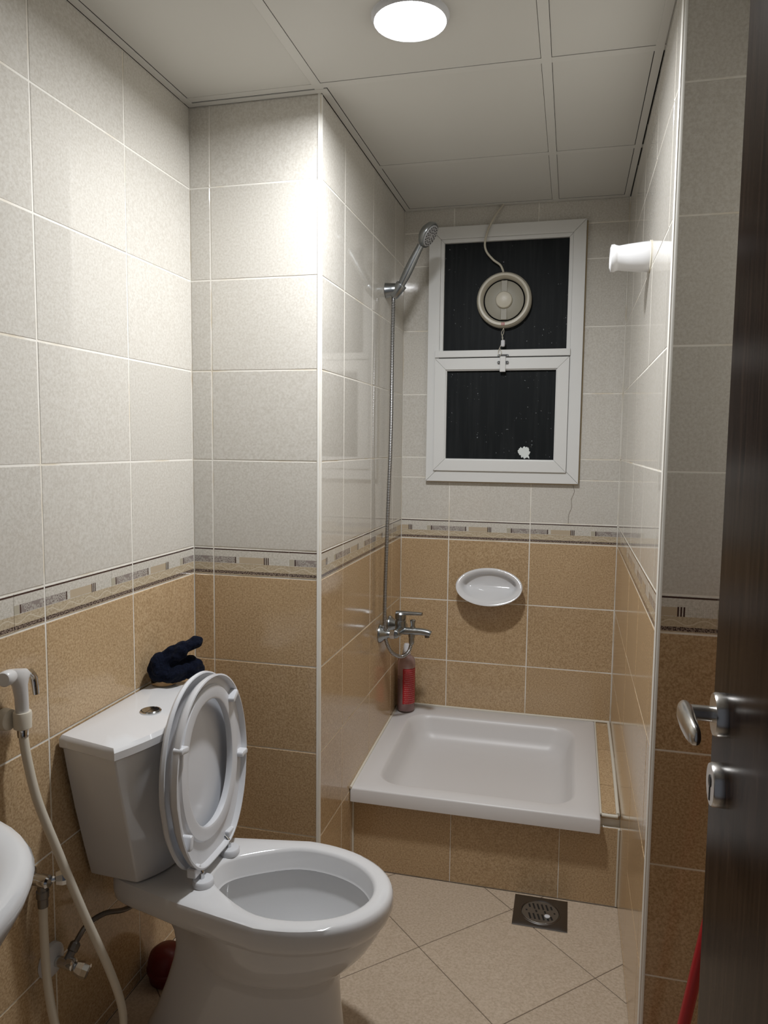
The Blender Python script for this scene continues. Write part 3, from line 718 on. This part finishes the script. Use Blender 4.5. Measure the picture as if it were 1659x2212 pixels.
lump([(Vector(p)+CO, r, m_) for p, r, m_ in [((.058, -.262, .832), (.044, .044, .028), E3(0, 0, .3)),
      ((.092, -.232, .838), (.042, .034, .026), E3(.1, .35, .6)),
      ((.036, -.285, .850), (.027, .034, .036), E3(.2, .1, .4)),
      ((.062, -.262, .872), (.058, .028, .024), E3(0, -.62, .45)),
      ((.100, -.238, .898), (.036, .024, .016), E3(0, -.42, .5))]],
     'navy_cloth', 'crumpled navy blue cloth perched on a jar on the cistern', 'cloth', (cx, cy, .85))

# ---------------------------------------------------------------- hand bidet spray
bd_ = empty('bidet_spray', (.03, -.76, .87), 'white hand bidet spray in its wall holder with long white hose', 'bidet spray')
lathed('wall_holder', [(.021, 0), (.022, .004), (.020, .018), (.015, .021)], (.001, -.765, .872), (1, 0, 0), 'hose', bd_, 24)
lathed('holder_cup', [(.0135, -.016), (.0165, -.014), (.0175, .014), (.0165, .018), (.012, .018)], (.036, -.752, .868), (0, 0, 1), 'hose', bd_, 24)
hx, hy = .036, -.752
R = []
for t, (px_, py_, pz_), (ra, rb_) in [(0, (hx, hy, .870), (.0115, .0115)), (1, (hx, hy, .890), (.0125, .012)), (2, (hx+.001, hy-.002, .915), (.0125, .013)), (3, (hx+.002, hy-.006, .940), (.0125, .016)), (4, (hx+.003, hy-.010, .955), (.0135, .024)), (5, (hx+.003, hy-.010, .966), (.013, .029)), (6, (hx+.003, hy-.013, .974), (.010, .024))]:
    R.append([Vector((px_+ra*math.cos(2*PI*k/20), py_+rb_*math.sin(2*PI*k/20), pz_+(-.22*(rb_*math.sin(2*PI*k/20)) if t >= 4 else 0))) for k in range(20)])
V, F = loft(R); hb_ = mesh('spray_body', V, F, 'spray', bd_, 50)
lathed('spray_nozzle', [(.013, -.004), (.0145, .004), (.0145, .020), (.012, .023)], (hx+.004, hy-.034, .966), (.2, -1, .05), 'spray', hb_, 20)
tube('trigger', [(hx+.005, hy+.016, .960), (hx+.006, hy+.026, .948), (hx+.007, hy+.029, .930), (hx+.007, hy+.031, .912)], lambda t: .0085-.002*t, 'chrome', bd_, 10)
lathed('hose_nut', [(.010, 0), (.0105, .004), (.0105, .018), (.009, .020)], (hx, hy, .836), (0, 0, 1), 'chrome', bd_, 16)
tag(tube('hose', [(hx, hy, .842), (.040, -.748, .79), (.050, -.735, .70), (.070, -.705, .58), (.095, -.665, .43), (.120, -.620, .28), (.130, -.590, .17), (.126, -.585, .10), (.105, -.605, .055), (.075, -.635, .055), (.050, -.665, .10), (.040, -.690, .18), (.036, -.706, .29), (.036, -.712, .40), (.036, -.712, .472)], .0088, 'hose', bd_, 14, 12), 'white plastic hose')
av = empty('bidet_valve', (0, -.712, .515), 'chrome angle valve feeding the bidet hose beside the washbasin', 'valve')
lathed('wall_flange', [(.026, .001), (.025, .004), (.015, .010), (.0125, .014)], (0, -.712, .517), (1, 0, 0), 'chrome', av)
lathed('valve_body', [(.0115, .010), (.0115, .030), (.0135, .034), (.0135, .050), (.010, .054)], (0, -.712, .517), (1, 0, 0), 'chrome', av, 20)
lathed('outlet', [(.010, 0), (.010, -.014), (.0125, -.016), (.0125, -.030), (.0105, -.032), (.0105, -.050)], (.036, -.712, .512), (0, 0, 1), 'steel', av, 16)
lathed('turn_handle', [(.006, .0), (.006, .012), (.0125, .014), (.0165, .026), (.0160, .040), (.012, .043)], (.046, -.707, .517), (.75, .65, 0), 'chrome', av, 8, False)
# valve for the cistern, low on the wall
cv = empty('cistern_valve', (0, -.655, .295), 'chrome angle valve with white collar low on wall behind toilet', 'valve')
lathed('wall_collar', [(.036, .001), (.035, .010), (.028, .016), (.014, .020)], (0, -.655, .300), (1, 0, 0), 'plastic', cv)
lathed('valve_body', [(.011, .016), (.011, .045), (.013, .047), (.013, .060), (.009, .063)], (0, -.655, .300), (1, 0, 0), 'chrome', cv, 20)
lathed('turn_handle', [(.006, .0), (.006, .010), (.013, .014), (.017, .028), (.016, .040), (.011, .043)], (.052, -.655, .298), (.85, .2, -.35), 'chrome', cv, 8, False)
lathed('outlet', [(.009, 0), (.009, .016), (.0115, .018), (.0115, .032), (.008, .036)], (.045, -.653, .306), (.1, .55, .6), 'steel', cv, 8, False)
tag(tube('supply_hose', [(.049, -.635, .330), (.055, -.600, .352), (.062, -.545, .345), (.070, -.480, .315), (.082, -.420, .310), (.090, -.375, .335), (.092, -.350, .400)], .0058, 'steel', cv, 10), 'braided grey hose')

# ---------------------------------------------------------------- red cup behind the toilet
rc = (.064, -.288, 0)
cup = empty('red_cup', rc, 'dark red rounded plastic cup on the floor behind the toilet', 'cup')
lathed('cup_body', [(.040, 0), (.046, .004), (.050, .03), (.050, .055), (.044, .074), (.030, .086), (.012, .091), (.0, .092)], rc, (0, 0, 1), 'redcup', cup, 32, 60, cap1=False)
lathed('cup_rim', [(.0505, .028), (.053, .031), (.053, .037), (.0505, .040)], rc, (0, 0, 1), 'redcup', cup, 32)

# ---------------------------------------------------------------- washbasin
BYc = -1.345
wb_ = empty('washbasin', (.2, BYc, 0), 'white ceramic pedestal washbasin with rounded rim beside the doorway', 'washbasin')
def basin(rx, ry, z, dx=0, n=56, p=2.3):
    out = []
    for k in range(n):
        a = 2*PI*k/n; c, s = math.cos(a), math.sin(a)
        x = (.16+dx+rx*abs(c)**(2/p)) if c >= 0 else (.16-(.158)*abs(c)**(2/8)); 
        if c < 0: x = .16+dx-(.16+dx-.004)*abs(c)**(2/7)
        out.append(Vector((x, BYc+math.copysign(ry*abs(s)**(2/(p if c >= 0 else 5)), s), z)))
    return out
def ell(x, rx, ry, z, n=56): return [Vector((x+rx*math.cos(2*PI*k/n), BYc+ry*math.sin(2*PI*k/n), z)) for k in range(n)]
R = [basin(.05, .09, .66), basin(.10, .14, .68), basin(.17, .20, .72), basin(.225, .245, .765), basin(.262, .276, .805), basin(.277, .289, .832), basin(.282, .293, .848), basin(.276, .287, .858), basin(.262, .274, .862), basin(.25, .262, .861),
     ell(.24, .165, .215, .857), ell(.24, .158, .207, .848), ell(.24, .150, .195, .82), ell(.24, .12, .16, .76), ell(.24, .07, .10, .725), ell(.24, .02, .02, .72)]
V, F = loft(R); mesh('basin', V, F, 'ceramic', wb_, 60)
lathed('waste', [(.021, .0), (.021, .003), (.015, .003), (.012, .001)], (.24, BYc, .7205), (0, 0, 1), 'chrome', wb_, 20)
V, F = loft([[Vector((.13+rx*math.cos(2*PI*k/28), BYc+ry*math.sin(2*PI*k/28), z)) for k in range(28)] for z, rx, ry in ((0, .09, .10), (.03, .085, .095), (.2, .068, .078), (.5, .07, .08), (.68, .09, .105))]); mesh('pedestal', V, F, 'ceramic', wb_, 50)

# ---------------------------------------------------------------- door leaf, standing open
door = tag(empty('door_1', (1.265, YD+.02, .008)), kind='structure')
DF, DE = 1.243, -.925        # leaf face and free edge
leaf = box('leaf', (DF, DF+.04, YD+.015, DE, .008, 2.05), 'wood', door, .0015)
hy_, hz_ = -.995, 1.088
def L_(name, prof, y, z, x, mat, par, seg=32): return lathed(name, prof, (x, y, z), (-1, 0, 0), mat, par, seg, 40)
L_('rosette', [(.0265, 0), (.0265, .010), (.025, .013), (.0, .013)], hy_, hz_, DF, 'nickel', leaf)
hn = tube('handle', [(DF-.008, hy_, hz_), (DF-.025, hy_, hz_), (DF-.043, hy_, hz_)], .0095, 'nickel', leaf, 16)
R = []
for y, x, rx, rz in ((.013, -.044, .003, .006), (.008, -.045, .008, .011), (-.010, -.046, .010, .0145), (-.035, -.047, .0095, .016), (-.060, -.047, .0085, .015), (-.080, -.046, .007, .0125), (-.090, -.045, .0045, .008), (-.092, -.045, .0015, .003)):
    R.append([Vector((DF+x+rx*math.cos(2*PI*k/20), hy_+y, hz_+.001+rz*math.sin(2*PI*k/20))) for k in range(20)])
V, F = loft(R); mesh('lever', V, F, 'nickel', hn, 50)
kz = hz_-.088
es = L_('key_escutcheon', [(.0265, 0), (.0265, .010), (.025, .0125), (.0, .0125)], hy_, kz, DF, 'nickel', leaf)
boxes('keyhole', [(DF-.0132, DF-.012, hy_-.0022, hy_+.0022, kz-.020, kz-.002)], 'black', es)
lathed('keyhole', [(.0075, 0), (.0075, .0011)], (DF-.0122, hy_, kz+.004), (-1, 0, 0), 'black', es, 18)
for z in (.25, 1.05, 1.85):
    lathed('hinge', [(.008, 0), (.008, .10)], (DF+.045, YD+.012, z), (0, 0, 1), 'nickel', door, 12)

# ---------------------------------------------------------------- red broom stick behind the door
mp = empty('broom', (1.268, -.455, 0), 'red broom stick leaning behind the dark open door', 'broom')
top = Vector((1.452, -.505, 1.27)); b0 = Vector((1.268, -.455, .03))
tube('stick', [b0, b0.lerp(top, .5), top], .0115, 'red', mp, 16)
V, F = loft([rrect(1.268-.10, 1.268+.10, -.455-.022, -.455+.022, .012, z, 4) for z in (.030, .055)]); hdm = mesh('broom_head', V, F, 'red', mp)
for k in range(9):
    x = 1.268-.088+.022*k; box('bristle_tuft', (x-.008, x+.008, -.455-.016, -.455+.016, 0.001, .032), 'black', hdm)
